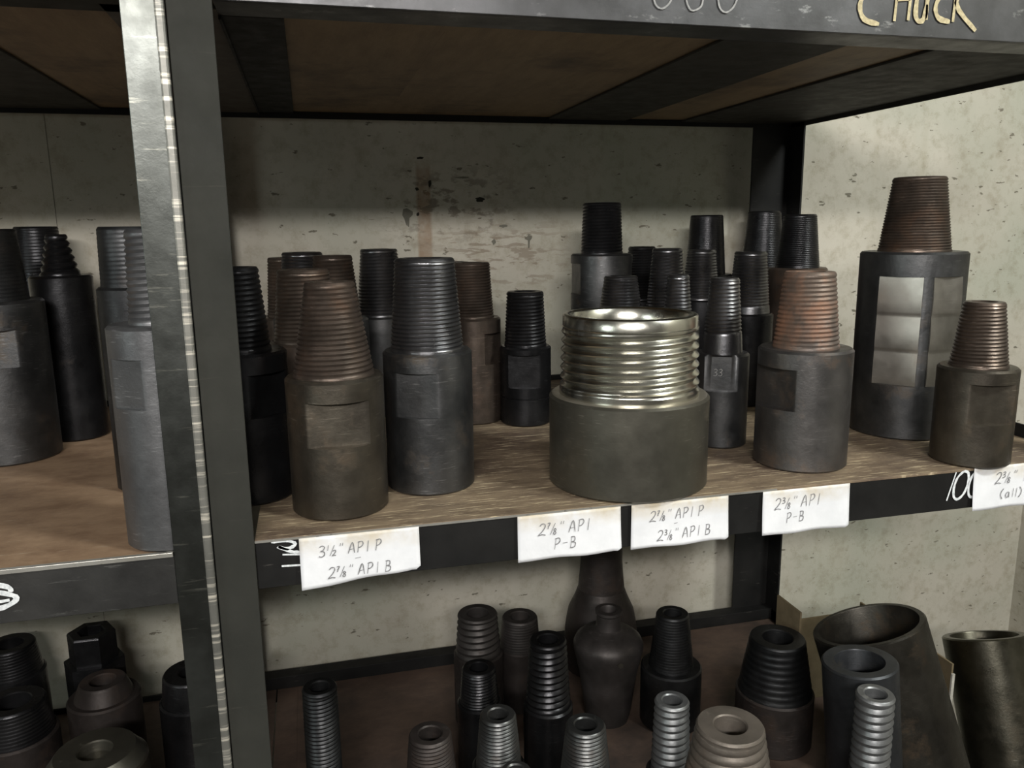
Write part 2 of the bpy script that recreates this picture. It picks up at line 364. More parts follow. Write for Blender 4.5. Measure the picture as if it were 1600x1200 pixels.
# left rack
R, P = rack('worn steel storage rack, left bay, with bright scraped front post', -1.4, -0.1272, YA, 0.042, None, None, None, None)
P('post', [(-0.1695, -0.136, YA, YA+0.005, -1.6, 0.95), (-0.1322, -0.1272, YA+0.004, YA+0.012, -1.6, 0.95)], M['rack_left'], label='worn blue-grey front post flange')
P('post_corner', [(-0.1375, -0.1272, YA-0.0006, YA+0.006, -1.6, 0.95)], M['rack_edge'], 0.0025, label='scraped bare corner of the front post')
P('post', [(-1.4, -1.355, YA, YA+0.005, -1.6, 0.95), (-1.4, -1.395, YA+0.005, YA+0.045, -1.6, 0.95)], M['rack_left'])
P('post', [(-0.246, -0.203, YB-0.004, YB+0.001, -1.6, 0.95)], M['rack_rail'])
P('post', [(-1.4, -1.34, YB-0.004, YB+0.001, -1.6, 0.95)], M['rack_rail'])
P('front_rail', [(-1.395, -0.1695, YA, YA+t, ZT, ZT+0.068), (-1.395, -0.1695, YA+t, 1.023, ZT, ZT+0.004)], M['rack_under'])
P('back_rail', [(-1.395, -0.203, YB-t, YB, ZL, ZT+0.05)], M['rack_rail'])
P('side_rail', [(-0.2, -0.0812, 0.99, YB-t, ZT, ZT+0.004)], M['rack_under_left'])
P('cross_beam', [(-0.62, -0.38, 1.023, YB-t, ZT, ZT+0.004)], M['rack_under'])
P('plywood_panel', [(-1.39, -0.75, YA+t+0.001, YB-t-0.001, ZT+0.0045, ZT+0.0165)], M['ply'], 0)
P('plywood_panel', [(-0.7498, -0.133, YA+t+0.001, YB-t-0.001, ZT+0.0045, ZT+0.0165), (-0.133, -0.0812, 0.992, YB-t-0.001, ZT+0.0045, ZT+0.0165)], M['ply'], 0)
P('front_rail', [(-1.395, -0.1695, YA, YA+t, ZMB, ZM-0.004), (-1.395, -0.1695, YA+t, YA+0.05, ZM-0.009, ZM-0.004)], M['rack_left_rail'], label='scraped dark grey front rail with paint blob')
P('back_rail', [(-1.395, -0.203, YB-t, YB, ZM-0.05, ZM+0.012)], M['rack_rail'])
P('side_rail', [(-0.14, -0.135, YA+0.012, YB-t, ZM-0.06, ZM-0.0045)], M['rack_rail'])
P('deck_board', [(-1.39, -0.1295, YA+0.0125, YB-t-0.001, ZM-0.004, ZM), (-1.39, -0.17, YA-0.001, YA+0.0125, ZM-0.004, ZM)], M['deck_left'], 0, label='orange-brown shelf board')
P('deck_edge', [(-1.39, -0.17, YA-0.0025, YA+0.004, ZM-0.0042, ZM+0.0012)], M['edge'], 0.0005, label='bright bare metal shelf edge')
P('front_rail', [(-1.395, -0.1695, YA, YA+t, ZLOW-0.066, ZLOW-0.004)], M['rack_left'])
P('back_rail', [(-1.395, -0.203, YB-t, YB, ZLOW-0.05, ZLOW+0.012)], M['rack_rail'])
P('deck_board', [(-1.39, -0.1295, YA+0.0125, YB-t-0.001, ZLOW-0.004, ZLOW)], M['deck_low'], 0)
rack_l, loc_l = R, (-(-1.4-0.1272)/2, -(YA+YB)/2, 1.6)

# ---------------------------------------------------------------- threaded adapters
def thread_pin(name, d, mat, parent):
    hp, r0, r1 = d['hp'], d['rp0'], d['rp1']
    pitch = d.get('pitch', 0.0055); dep = d.get('tdepth', 0.0019)
    neck = d.get('neck', 0.002); band = d.get('topband', 0.004)
    n = d.get('seg', 56); rounded = d.get('rounded', 0)
    m = 6 if rounded else 4
    prof = [0.5-0.5*math.cos(2*PI*k/6) for k in range(6)] if rounded else [0.0, 0.6, 1.0, 0.6]
    z0, z1 = neck, hp-band
    R_ = lambda z: r0+(r1-r0)*z/hp
    V, F = [], []
    if dep > 0:
        i0 = int(math.floor((z0/pitch-1)*m)); i1 = int(math.ceil((z1/pitch)*m))+1
        rows = list(range(i0, i1+m+1)); idx = {}
        for i in rows:
            for j in range(n):
                z = (i/m+j/n)*pitch
                zc = min(max(z, z0), z1)
                fade = min(1, max(0, (zc-z0)/(pitch*0.6)), max(0, (z1-zc)/(pitch*0.5)))
                r = R_(zc) - dep*(1-prof[i % m])*fade
                if d.get('rnd'): r += dep*0.15*math.sin(j*1.7+i)
                idx[(i, j)] = len(V); a = 2*PI*j/n
                V.append((r*math.cos(a), r*math.sin(a), zc))
        for i in rows[:-1]:
            for j in range(n):
                if j < n-1: q = (idx[(i, j)], idx[(i, j+1)], idx[(i+1, j+1)], idx[(i+1, j)])
                else:
                    if (i+m+1) not in rows and i+m+1 > rows[-1]: continue
                    q = (idx[(i, j)], idx[(i+m, 0)], idx[(i+m+1, 0)], idx[(i+1, j)])
                zs = [V[k][2] for k in q]
                if max(zs)-min(zs) < 1e-7: continue
                F.append(q)
    sides = d.get('sides')
    nn = sides or n
    bore = d.get('bore', 0.55)*r1
    pr = [(R_(0), 0), (R_(z0), z0)] if dep > 0 else [(R_(0), 0), (R_(z0), z0), (R_(z1), z1)]
    def addl(pr, cb, ct):
        v, f = lathe(pr, nn, cb, ct); k = len(V); V.extend(v); F.extend(tuple(i+k for i in q) for q in f)
    addl(pr, False, False)
    rt = R_(z1); c = min(0.0035, band*0.7)
    if band > 0.01:
        addl([(rt, z1), (rt-dep*.3, z1+0.001), (rt-dep*.3, hp-0.002), (rt-dep*.3-0.002, hp), (bore+0.003, hp), (bore, hp-0.003), (bore*0.99, hp-0.02), (bore*.93, hp-0.022), (bore*0.93, hp-0.075), (bore*.5, hp-.076)], False, True)
    else:
        addl([(rt, z1), (rt-c*0.6, hp-c*0.4), (rt-c, hp), (bore+0.002, hp), (bore, hp-0.002), (bore*0.95, hp-min(0.08, hp*.9))], False, True)
    return mesh_obj(name, V, F, mat, parent, smooth=50 if rounded else 38)

def body(d, mat, parent, flat_mat):
    r, h = d['rb'], d['hb']; n = 120
    flats = d.get('flats') or []
    zz = [(0.0, -0.003), (0.003, 0)]
    lv = set()
    for (a, f0, f1, k) in flats:
        lv.update([round(f0, 5), round(f0+0.0004, 5), round(f1-0.0004, 5), round(f1, 5)])
    sc_ = d.get('scallop')
    if sc_:
        f0, f1 = flats[0][1], flats[0][2]
        for i in range(1, 24): lv.add(round(f0+(f1-f0)*i/24, 5))
    if d.get('groove'):
        g = d['groove']; gz = [(g-0.0015, 0), (g-0.0004, -0.0016), (g+0.0004, -0.0016), (g+0.0015, 0)]
    else: gz = []
    ch = 0.0035
    rows = zz + [(z, 0) for z in lv if 0.004 < z < h-ch-0.001] + [q for q in gz] + [(h*0.33, 0), (h-ch, 0)]
    rows = sorted(rows, key=lambda q: q[0])
    V, F, FM = [], [], []
    nr = len(rows)
    inflat = {}
    for i, (z, dr) in enumerate(rows):
        for j in range(n):
            a = 2*PI*j/n; rr = r+dr
            x, y = rr*math.cos(a), rr*math.sin(a)
            for (az_, f0, f1, k) in flats:
                if f0+0.0002 < z < f1-0.0002:
                    for s in ((0, PI) if not sc_ else (0,)):
                        ux, uy = math.cos(az_+s), math.sin(az_+s)
                        dn = x*ux+y*uy
                        off = 0
                        if False:
                            tt = 0
                            off = -0.0022*math.sin(PI*tt)
                            if dn < r*math.cos(math.acos(k)*0.98) or abs(-x*uy+y*ux) > r*math.sin(math.acos(k))*0.985: continue
                        lim = r*k+off
                        if dn > lim: x -= ux*(dn-lim); y -= uy*(dn-lim); inflat[(i, j)] = 1
            V.append((x, y, z))
    for i in range(nr-1):
        for j in range(n):
            k = (j+1) % n
            F.append((i*n+j, i*n+k, (i+1)*n+k, (i+1)*n+j))
            q = [inflat.get(e) for e in ((i, j), (i, k), (i+1, j), (i+1, k))]
            FM.append(0)
    base = len(V)
    pr = [(r-ch, h), (d['rp0']*0.9, h)]
    for rr, z in pr:
        for j in range(n):
            a = 2*PI*j/n; V.append((rr*math.cos(a), rr*math.sin(a), z))
    for j in range(n):
        k = (j+1) % n
        F.append(((nr-1)*n+j, (nr-1)*n+k, base+k, base+j)); FM.append(0)
        F.append((base+j, base+k, base+n+k, base+n+j)); FM.append(0)
    F.append(tuple(range(n-1, -1, -1))); FM.append(0)
    ob = mesh_obj('body', V, F, mat, parent, smooth=30)
    if sc_:
        for (az_, f0, f1, k) in flats:
            hw = r*math.sin(math.acos(k))*0.96; rr = r*k+0.0002
            nv = 60; P_ = []
            for i in range(nv+1):
                tt = (i/nv*3) % 1.0 if i < nv else 0.999
                off = 0.0004+0.0042*(1-tt)*tt*(1.7-tt) + (0.0012*(1-tt))
                z = f0+0.0006+(f1-f0-0.0012)*i/nv
                P_.append((off, z))
            VV, FF = [], []
            ux, uy = math.cos(az_), math.sin(az_)
            for off, z in P_:
                for sgn in (-1, 1):
                    for dd in (0, off):
                        VV.append((ux*(rr+dd)-uy*hw*sgn, uy*(rr+dd)+ux*hw*sgn, z))
            for i in range(nv):
                a = i*4; b = a+4
                FF += [(a+1, a+3, b+3, b+1), (a, a+1, b+1, b), (a+2, b+2, b+3, a+3)]
            FF += [(0, 2, 3, 1), (nv*4, nv*4+1, nv*4+3, nv*4+2)]
            mesh_obj('milled_flat', VV, FF, flat_mat, parent, smooth=25)
    return ob

ADAPTERS = [
 dict(x=0.025, y=1.0476, rb=0.0628, hb=0.1795, rp0=0.0524, rp1=0.0317, hp=0.1192, zb=-0.365, flats=[(-1.56, 0.095, 0.1522, 0.79)], pitch=0.0062, name='threaded_adapter', label='large brown threaded adapter with rusty pin, foremost left on the middle shelf', mb='olive', mp='brown', group='threaded adapters standing on the middle shelf, right bay'),
 dict(x=0.1563, y=1.1101, rb=0.0625, hb=0.1968, rp0=0.0514, rp1=0.0415, hp=0.1267, zb=-0.365, flats=[(-2.007, 0.11, 0.1717, 0.87)], pitch=0.0056, name='threaded_adapter', label='black threaded adapter with wide glossy pin, right of the front brown one', mb='gun', mp='oily', group='threaded adapters standing on the middle shelf, right bay'),
 dict(x=0.2962, y=1.475, rb=0.0521, hb=0.1983, rp0=0.0398, rp1=0.0333, hp=0.1016, zb=-0.365, flats=[(-0.757, 0.1131, 0.1713, 0.82)], pitch=0.0053, name='threaded_adapter', label='brown threaded adapter peeking out right behind the glossy black wide-pin one', mb='brown', mp='brown', group='threaded adapters standing on the middle shelf, right bay'),
 dict(x=0.3857, y=1.4289, rb=0.0476, hb=0.1469, rp0=0.0395, rp1=0.0343, hp=0.1002, zb=-0.365, flats=[(-1.904, 0.0724, 0.134, 0.78)], pitch=0.0064, groove=0.052, name='threaded_adapter', label='small short black adapter standing alone left behind the bright silver threaded ring', mb='black', mp='black', group='threaded adapters standing on the middle shelf, right bay'),
 dict(x=0.4365, y=1.0503, rb=0.1138, hb=0.1294, rp0=0.0994, rp1=0.0957, hp=0.1137, zb=-0.365, flats=[], pitch=0.0128, rounded=1, bore=0.86, tdepth=0.005, topband=0.017, neck=0.008, name='threaded_ring', label='wide silver threaded ring on olive steel collar at the front edge', mb='ringbody', mp='bright'),
 dict(x=0.6602, y=1.1901, rb=0.0447, hb=0.1561, rp0=0.033, rp1=0.0241, hp=0.1222, zb=-0.365, flats=[(-2.077, 0.096, 0.1551, 0.8)], pitch=0.0062, neck=0.03, mark=1, name='threaded_adapter', label='slim black adapter with scratched wrench flat just right of the silver ring', mb='gun', mp='oily', group='threaded adapters standing on the middle shelf, right bay'),
 dict(x=0.7262, y=1.0561, rb=0.069, hb=0.1806, rp0=0.0486, rp1=0.0372, hp=0.1132, zb=-0.365, flats=[(-2.959, 0.0926, 0.1544, 0.8)], pitch=0.0066, name='threaded_adapter', label='grey adapter with orange rusted pin in front of the right rear shelf post', mb='greyrust', mp='rust', group='threaded adapters standing on the middle shelf, right bay'),
 dict(x=1.0113, y=1.1791, rb=0.085, hb=0.3151, rp0=0.0583, rp1=0.0422, hp=0.1231, zb=-0.365, flats=[(-2.472, 0.0933, 0.2758, 0.91), (-1.529, 0.0933, 0.2758, 0.935)], pitch=0.0047, scallop=1, name='threaded_adapter', label='tallest dark adapter with bright scalloped milled flats near the right wall', mb='gun', mp='brown', group='threaded adapters standing on the middle shelf, right bay'),
 dict(x=0.9826, y=0.9903, rb=0.056, hb=0.1485, rp0=0.041, rp1=0.0288, hp=0.0974, zb=-0.365, flats=[(-1.846, 0.0673, 0.1275, 0.8)], pitch=0.0055, name='threaded_adapter', label='small olive-brown adapter at the right end of the middle shelf', mb='olive', mp='brown', group='threaded adapters standing on the middle shelf, right bay'),
 dict(x=0.5992, y=1.6, rb=0.0645, hb=0.3065, rp0=0.0443, rp1=0.0398, hp=0.1039, zb=-0.365, flats=[(-3.186, 0.2239, 0.2873, 0.86)], pitch=0.0066, name='threaded_adapter', label='tall grey adapter with glossy black pin above the left of the silver ring', mb='gun', mp='black', group='threaded adapters standing on the middle shelf, right bay'),
 dict(x=0.5708, y=1.42, rb=0.0471, hb=0.1929, rp0=0.0426, rp1=0.0314, hp=0.078, zb=-0.365, flats=[], pitch=0.0056, name='threaded_adapter', label='black pin showing just above the silver ring, before the tall grey adapter', mb='gun', mp='oily', group='threaded adapters standing on the middle shelf, right bay'),
 dict(x=0.7503, y=1.74, rb=0.0488, hb=0.1949, rp0=0.0419, rp1=0.031, hp=0.1209, zb=-0.365, flats=[], pitch=0.006, name='threaded_adapter', label='dark narrow adapter right of the tall grey one, almost against the wall', mb='black', mp='black', group='threaded adapters standing on the middle shelf, right bay'),
 dict(x=0.6784, y=1.45, rb=0.0487, hb=0.1855, rp0=0.0404, rp1=0.0286, hp=0.134, zb=-0.365, flats=[], pitch=0.006, name='threaded_adapter', label='black adapter with shiny-streaked pin above the middle of the silver ring', mb='black', mp='oily', group='threaded adapters standing on the middle shelf, right bay'),
 dict(x=0.8188, y=1.58, rb=0.0494, hb=0.2064, rp0=0.0416, rp1=0.0301, hp=0.1049, zb=-0.365, flats=[], pitch=0.006, name='threaded_adapter', label='black adapter in the back cluster, in front of the short smooth dark pin', mb='black', mp='oily', group='threaded adapters standing on the middle shelf, right bay'),
 dict(x=0.6406, y=1.32, rb=0.04, hb=0.2002, rp0=0.0265, rp1=0.0194, hp=0.0768, zb=-0.365, flats=[], pitch=0.0062, name='threaded_adapter', label='thinnest black pin close behind the right rim of the silver ring', mb='black', mp='oily', group='threaded adapters standing on the middle shelf, right bay'),
 dict(x=0.9017, y=1.72, rb=0.0626, hb=0.2509, rp0=0.0465, rp1=0.037, hp=0.1343, zb=-0.365, flats=[], pitch=0.004, tdepth=0.0005, name='threaded_adapter', label='smooth dark tapered pin standing free against the wall left of the rear post', mb='black', mp='black', group='threaded adapters standing on the middle shelf, right bay'),
 dict(x=1.0664, y=1.745, rb=0.0614, hb=0.2601, rp0=0.0512, rp1=0.0382, hp=0.1332, zb=-0.365, flats=[], pitch=0.004, tdepth=0.0005, name='threaded_adapter', label='dark tapered adapter standing directly before the right rear shelf post', mb='black', mp='black', group='threaded adapters standing on the middle shelf, right bay'),
 dict(x=1.0532, y=1.58, rb=0.0636, hb=0.2683, rp0=0.0469, rp1=0.0351, hp=0.1149, zb=-0.365, flats=[], pitch=0.004, tdepth=0.0008, name='threaded_adapter', label='dark tapered pin rising directly behind the orange rusted pin', mb='brown', mp='black', group='threaded adapters standing on the middle shelf, right bay'),
 dict(x=0.8659, y=1.46, rb=0.0492, hb=0.1872, rp0=0.0418, rp1=0.0322, hp=0.1224, zb=-0.365, flats=[], pitch=0.006, neck=0.012, name='threaded_adapter', label='black adapter between the slim scratched-flat one and the orange rusted one', mb='black', mp='oily', group='threaded adapters standing on the middle shelf, right bay'),
 dict(x=-0.0909, y=1.13, rb=0.0561, hb=0.2047, rp0=0.0365, rp1=0.0264, hp=0.1115, zb=-0.365, flats=[(-0.88, 0.1197, 0.1778, 0.84)], pitch=0.0068, name='threaded_adapter', label='black adapter half hidden by the right side of the front post', mb='black', mp='black', group='threaded adapters standing on the middle shelf, right bay'),
 dict(x=-0.0078, y=1.27, rb=0.059, hb=0.1951, rp0=0.0496, rp1=0.039, hp=0.109, zb=-0.365, flats=[], pitch=0.0062, name='threaded_adapter', label='brown rusty adapter directly behind the foremost brown one', mb='brown', mp='brown', group='threaded adapters standing on the middle shelf, right bay'),
 dict(x=-0.0378, y=1.67, rb=0.0612, hb=0.1934, rp0=0.0465, rp1=0.0395, hp=0.1162, zb=-0.365, flats=[], pitch=0.006, name='threaded_adapter', label='dark adapter leftmost in the row against the wall behind the brown ones', mb='brown', mp='brown', group='threaded adapters standing on the middle shelf, right bay'),
 dict(x=-0.009, y=1.52, rb=0.0582, hb=0.2058, rp0=0.0461, rp1=0.0361, hp=0.1174, zb=-0.365, flats=[], pitch=0.006, name='threaded_adapter', label='dark adapter whose flat top is highest behind the brown pins', mb='gun', mp='oily', group='threaded adapters standing on the middle shelf, right bay'),
 dict(x=0.0414, y=1.4, rb=0.0553, hb=0.2146, rp0=0.0439, rp1=0.0325, hp=0.1057, zb=-0.365, flats=[], pitch=0.006, name='threaded_adapter', label='dark brown adapter right behind the foremost brown pin', mb='gun', mp='brown', group='threaded adapters standing on the middle shelf, right bay'),
 dict(x=0.1361, y=1.6, rb=0.0577, hb=0.1952, rp0=0.0471, rp1=0.0363, hp=0.1293, zb=-0.365, flats=[], pitch=0.0064, name='threaded_adapter', label='dark adapter at the wall, just left behind the glossy wide-pin one', mb='gun', mp='oily', group='threaded adapters standing on the middle shelf, right bay'),
 dict(x=0.2918, y=1.62, rb=0.0547, hb=0.1829, rp0=0.0396, rp1=0.0273, hp=0.1126, zb=-0.365, flats=[], pitch=0.006, name='threaded_adapter', label='dark pin top showing between the wide glossy pin and the brown one', mb='black', mp='black', group='threaded adapters standing on the middle shelf, right bay'),
 dict(x=-0.1749, y=0.9906, rb=0.0521, hb=0.2606, rp0=0.028, rp1=0.0231, hp=0.106, zb=-0.365, flats=[(-2.181, 0.1687, 0.2252, 0.9)], pitch=0.0075, tdepth=0.0022, name='threaded_adapter', label='grey adapter at the shelf edge half hidden behind the left side of the front post', mb='greyblue', mp='greyblue', group='threaded adapters standing on the middle shelf, left bay'),
 dict(x=-0.2412, y=1.22, rb=0.0444, hb=0.2892, rp0=0.0385, rp1=0.0362, hp=0.0816, zb=-0.365, flats=[], pitch=0.006, tdepth=0.0004, name='threaded_adapter', label='dark smooth adapter directly behind the grey one beside the front post', mb='lowgun', mp='lowgun', group='threaded adapters standing on the middle shelf, left bay'),
 dict(x=-0.4917, y=1.4473, rb=0.0714, hb=0.2585, rp0=0.0513, rp1=0.0433, hp=0.1117, zb=-0.365, flats=[(-1.453, 0.1562, 0.2152, 0.85)], pitch=0.006, tdepth=0.0005, name='threaded_adapter', label='big grey adapter cut by the left edge of the picture', mb='gun', mp='lowgun', group='threaded adapters standing on the middle shelf, left bay'),
 dict(x=-0.5038, y=1.745, rb=0.0496, hb=0.2359, rp0=0.0476, rp1=0.0382, hp=0.1391, zb=-0.365, flats=[], pitch=0.006, tdepth=0.0008, name='threaded_adapter', label='black adapter behind the big grey one in the left bay', mb='black', mp='black', group='threaded adapters standing on the middle shelf, left bay'),
 dict(x=-0.4209, y=1.5626, rb=0.0502, hb=0.2901, rp0=0.0325, rp1=0.0167, hp=0.0704, zb=-0.365, flats=[], pitch=0.012, tdepth=0.004, name='threaded_adapter', label='narrow black stepped pin right of the big grey adapter in the left bay', mb='black', mp='black', group='threaded adapters standing on the middle shelf, left bay'),
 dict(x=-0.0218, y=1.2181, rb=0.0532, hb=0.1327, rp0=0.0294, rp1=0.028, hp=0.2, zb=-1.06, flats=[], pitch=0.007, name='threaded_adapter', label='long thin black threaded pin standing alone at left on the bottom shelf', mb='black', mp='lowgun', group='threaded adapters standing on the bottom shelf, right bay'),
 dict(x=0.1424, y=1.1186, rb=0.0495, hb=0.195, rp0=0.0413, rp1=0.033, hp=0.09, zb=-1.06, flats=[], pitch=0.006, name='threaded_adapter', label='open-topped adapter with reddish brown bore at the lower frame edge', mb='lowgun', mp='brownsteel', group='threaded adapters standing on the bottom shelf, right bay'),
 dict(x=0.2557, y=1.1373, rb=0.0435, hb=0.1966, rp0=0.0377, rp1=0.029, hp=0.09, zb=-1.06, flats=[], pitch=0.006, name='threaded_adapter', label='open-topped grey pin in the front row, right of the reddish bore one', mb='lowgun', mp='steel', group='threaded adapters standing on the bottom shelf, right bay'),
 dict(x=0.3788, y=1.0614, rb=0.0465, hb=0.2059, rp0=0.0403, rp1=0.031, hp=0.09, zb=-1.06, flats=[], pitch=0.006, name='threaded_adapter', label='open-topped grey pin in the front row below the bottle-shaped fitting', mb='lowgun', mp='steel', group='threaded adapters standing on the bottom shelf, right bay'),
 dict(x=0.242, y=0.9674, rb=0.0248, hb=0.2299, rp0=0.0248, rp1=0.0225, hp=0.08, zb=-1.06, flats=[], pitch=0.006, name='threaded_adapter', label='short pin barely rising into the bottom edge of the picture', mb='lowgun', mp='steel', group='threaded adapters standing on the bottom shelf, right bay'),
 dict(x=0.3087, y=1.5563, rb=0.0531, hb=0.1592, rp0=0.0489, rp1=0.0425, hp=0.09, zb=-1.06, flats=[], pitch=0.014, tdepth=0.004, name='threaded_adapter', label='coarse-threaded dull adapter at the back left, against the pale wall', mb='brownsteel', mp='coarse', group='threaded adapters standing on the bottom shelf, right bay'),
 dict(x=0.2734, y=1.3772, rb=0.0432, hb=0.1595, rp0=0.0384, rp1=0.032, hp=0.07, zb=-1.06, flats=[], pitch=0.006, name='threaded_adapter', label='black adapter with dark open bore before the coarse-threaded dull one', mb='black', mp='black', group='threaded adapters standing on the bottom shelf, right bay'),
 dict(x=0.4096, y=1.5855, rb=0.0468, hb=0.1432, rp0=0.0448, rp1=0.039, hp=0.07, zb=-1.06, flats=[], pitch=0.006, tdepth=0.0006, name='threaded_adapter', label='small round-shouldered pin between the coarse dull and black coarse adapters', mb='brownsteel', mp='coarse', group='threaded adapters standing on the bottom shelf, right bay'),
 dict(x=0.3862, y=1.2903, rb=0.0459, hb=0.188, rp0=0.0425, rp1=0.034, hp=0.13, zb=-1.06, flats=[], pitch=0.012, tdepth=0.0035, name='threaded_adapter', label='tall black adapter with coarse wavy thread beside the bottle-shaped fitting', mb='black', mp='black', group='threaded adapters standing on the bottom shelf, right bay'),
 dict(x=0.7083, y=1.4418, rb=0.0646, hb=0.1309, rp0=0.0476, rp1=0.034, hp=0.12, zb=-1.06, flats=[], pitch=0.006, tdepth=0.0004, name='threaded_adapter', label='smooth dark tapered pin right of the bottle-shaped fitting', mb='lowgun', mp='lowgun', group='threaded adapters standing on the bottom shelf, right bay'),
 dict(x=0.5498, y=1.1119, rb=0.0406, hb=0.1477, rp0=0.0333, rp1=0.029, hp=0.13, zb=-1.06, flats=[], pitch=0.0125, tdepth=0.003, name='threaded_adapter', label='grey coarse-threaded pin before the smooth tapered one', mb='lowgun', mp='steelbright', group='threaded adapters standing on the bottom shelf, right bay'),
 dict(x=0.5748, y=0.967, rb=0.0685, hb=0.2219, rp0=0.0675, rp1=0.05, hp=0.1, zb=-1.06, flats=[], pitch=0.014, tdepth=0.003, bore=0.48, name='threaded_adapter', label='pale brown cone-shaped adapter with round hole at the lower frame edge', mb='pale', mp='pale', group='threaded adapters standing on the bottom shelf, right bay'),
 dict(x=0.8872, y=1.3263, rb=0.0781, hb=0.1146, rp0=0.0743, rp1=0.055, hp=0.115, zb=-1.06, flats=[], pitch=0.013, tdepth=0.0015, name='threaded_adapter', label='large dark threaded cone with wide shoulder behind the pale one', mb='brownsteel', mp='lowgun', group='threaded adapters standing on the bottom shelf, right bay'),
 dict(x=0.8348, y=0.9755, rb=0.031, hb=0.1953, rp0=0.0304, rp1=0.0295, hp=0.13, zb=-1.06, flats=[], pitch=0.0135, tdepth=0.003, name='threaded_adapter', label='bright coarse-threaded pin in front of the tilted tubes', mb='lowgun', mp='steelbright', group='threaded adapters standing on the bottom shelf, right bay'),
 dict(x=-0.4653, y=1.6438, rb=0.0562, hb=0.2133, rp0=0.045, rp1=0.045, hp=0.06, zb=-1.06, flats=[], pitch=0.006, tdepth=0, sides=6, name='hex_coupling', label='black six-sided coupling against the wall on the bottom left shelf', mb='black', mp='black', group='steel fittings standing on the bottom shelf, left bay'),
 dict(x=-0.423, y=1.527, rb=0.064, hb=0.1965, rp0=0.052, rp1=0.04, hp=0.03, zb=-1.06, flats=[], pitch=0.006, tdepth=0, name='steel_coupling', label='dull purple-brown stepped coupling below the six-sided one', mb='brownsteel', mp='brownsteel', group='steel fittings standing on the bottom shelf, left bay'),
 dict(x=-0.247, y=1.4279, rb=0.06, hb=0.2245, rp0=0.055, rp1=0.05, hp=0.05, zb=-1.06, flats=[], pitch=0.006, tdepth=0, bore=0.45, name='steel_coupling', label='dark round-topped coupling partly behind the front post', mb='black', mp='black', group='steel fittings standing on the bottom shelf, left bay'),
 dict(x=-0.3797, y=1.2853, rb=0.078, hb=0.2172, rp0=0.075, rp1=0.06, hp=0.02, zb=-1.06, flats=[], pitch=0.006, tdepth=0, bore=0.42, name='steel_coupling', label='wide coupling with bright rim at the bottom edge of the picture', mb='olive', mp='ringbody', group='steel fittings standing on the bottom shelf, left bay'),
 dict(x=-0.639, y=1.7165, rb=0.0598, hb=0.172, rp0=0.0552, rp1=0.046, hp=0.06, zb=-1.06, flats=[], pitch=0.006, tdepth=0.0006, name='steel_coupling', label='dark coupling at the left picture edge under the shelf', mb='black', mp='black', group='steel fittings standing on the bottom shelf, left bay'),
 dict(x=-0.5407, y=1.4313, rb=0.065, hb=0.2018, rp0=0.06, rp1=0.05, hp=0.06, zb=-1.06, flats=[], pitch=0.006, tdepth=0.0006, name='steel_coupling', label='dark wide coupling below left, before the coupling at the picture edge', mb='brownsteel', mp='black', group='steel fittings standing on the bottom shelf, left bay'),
]


CAT = {'threaded_adapter': 'pipe adapter', 'threaded_ring': 'pipe fitting', 'hex_coupling': 'pipe fitting', 'steel_coupling': 'pipe fitting'}
for d in ADAPTERS:
    e = empty(d['name'], (d['x'], d['y'], d['zb']), d['label'], CAT[d['name']], d.get('group'))
    if d.get('sides') == 6:
        v, f = lathe([(d['rb'], 0), (d['rb'], d['hb'])], 6, True, True); mesh_obj('body', v, f, M[d['mb']], e)
    else:
        body(d, M[d['mb']], e, M['flat'])
    if d['name'] == 'threaded_ring':
        v, f = lathe([(d['rp0']*.95, 0), (d['rp0']*.95, 0.0006), (d['rb']-0.006, 0.0006), (d['rb']-0.0035, 0.0)], 96, False, False)
        q = mesh_obj('shoulder_face', v, f, M['tan'], e, smooth=30); q.location = (0, 0, d['hb']); q['label'] = 'light tan shoulder ring under the thread'
    p = thread_pin('threaded_pin' if d.get('tdepth', 1) > 0 else 'spigot', d, M[d['mp']], e)
    p.location = (0, 0, d['hb'])
    p['label'] = None if False else 'pin end of the piece'
    del p['label']

# ---------------------------------------------------------------- bottle-shaped fittings on the bottom shelf
def turned(name, x, y, zb, prof, mat, label, cat, group, extra=None):
    e = empty(name, (x, y, zb), label, cat, group)
    v, f = lathe(prof, 64, True, True)
    mesh_obj('body', v, f, mat, e, smooth=35)
    return e
G3 = 'threaded adapters standing on the bottom shelf, right bay'
e = empty('bottle_fitting', (0.5803, 1.4854, ZLOW), 'dull grey bottle-shaped fitting with narrow neck, hole and domed shoulder', 'pipe fitting', 'bottle-shaped fittings')
v, f = lathe([(0.045, 0), (0.05, 0.02), (0.062, 0.11), (0.074, 0.165), (0.075, 0.178), (0.07, 0.19), (0.055, 0.202), (0.034, 0.209), (0.028, 0.214)], 64)
mesh_obj('body', v, f, M['coarse'], e, smooth=40)
v, f = lathe([(0.028, 0.2135), (0.026, 0.225), (0.0255, 0.244), (0.029, 0.248), (0.0285, 0.254), (0.018, 0.255), (0.016, 0.25), (0.015, 0.215)], 48, False, True)
mesh_obj('neck', v, f, M['coarse'], e, smooth=40)
a = math.atan2(-1.4854, -0.5803)+0.35
v, f = lathe([(0.006, 0), (0.006, 0.004)], 20, True, True)
o = mesh_obj('side_hole', v, f, M['hole'], e); o.location = (0.0725*math.cos(a), 0.0725*math.sin(a), 0.165); o.rotation_euler = (0, PI/2, a)
e = empty('bottle_fitting', (0.644, 1.70, ZLOW), 'tall rust-brown bottle-shaped fitting at the wall behind the grey bottle-shaped one', 'pipe fitting', 'bottle-shaped fittings')
v, f = lathe([(0.088, 0), (0.088, 0.09), (0.084, 0.12), (0.079, 0.145), (0.064, 0.178), (0.056, 0.2)], 64)
mesh_obj('body', v, f, M['brownsteel'], e, smooth=40)
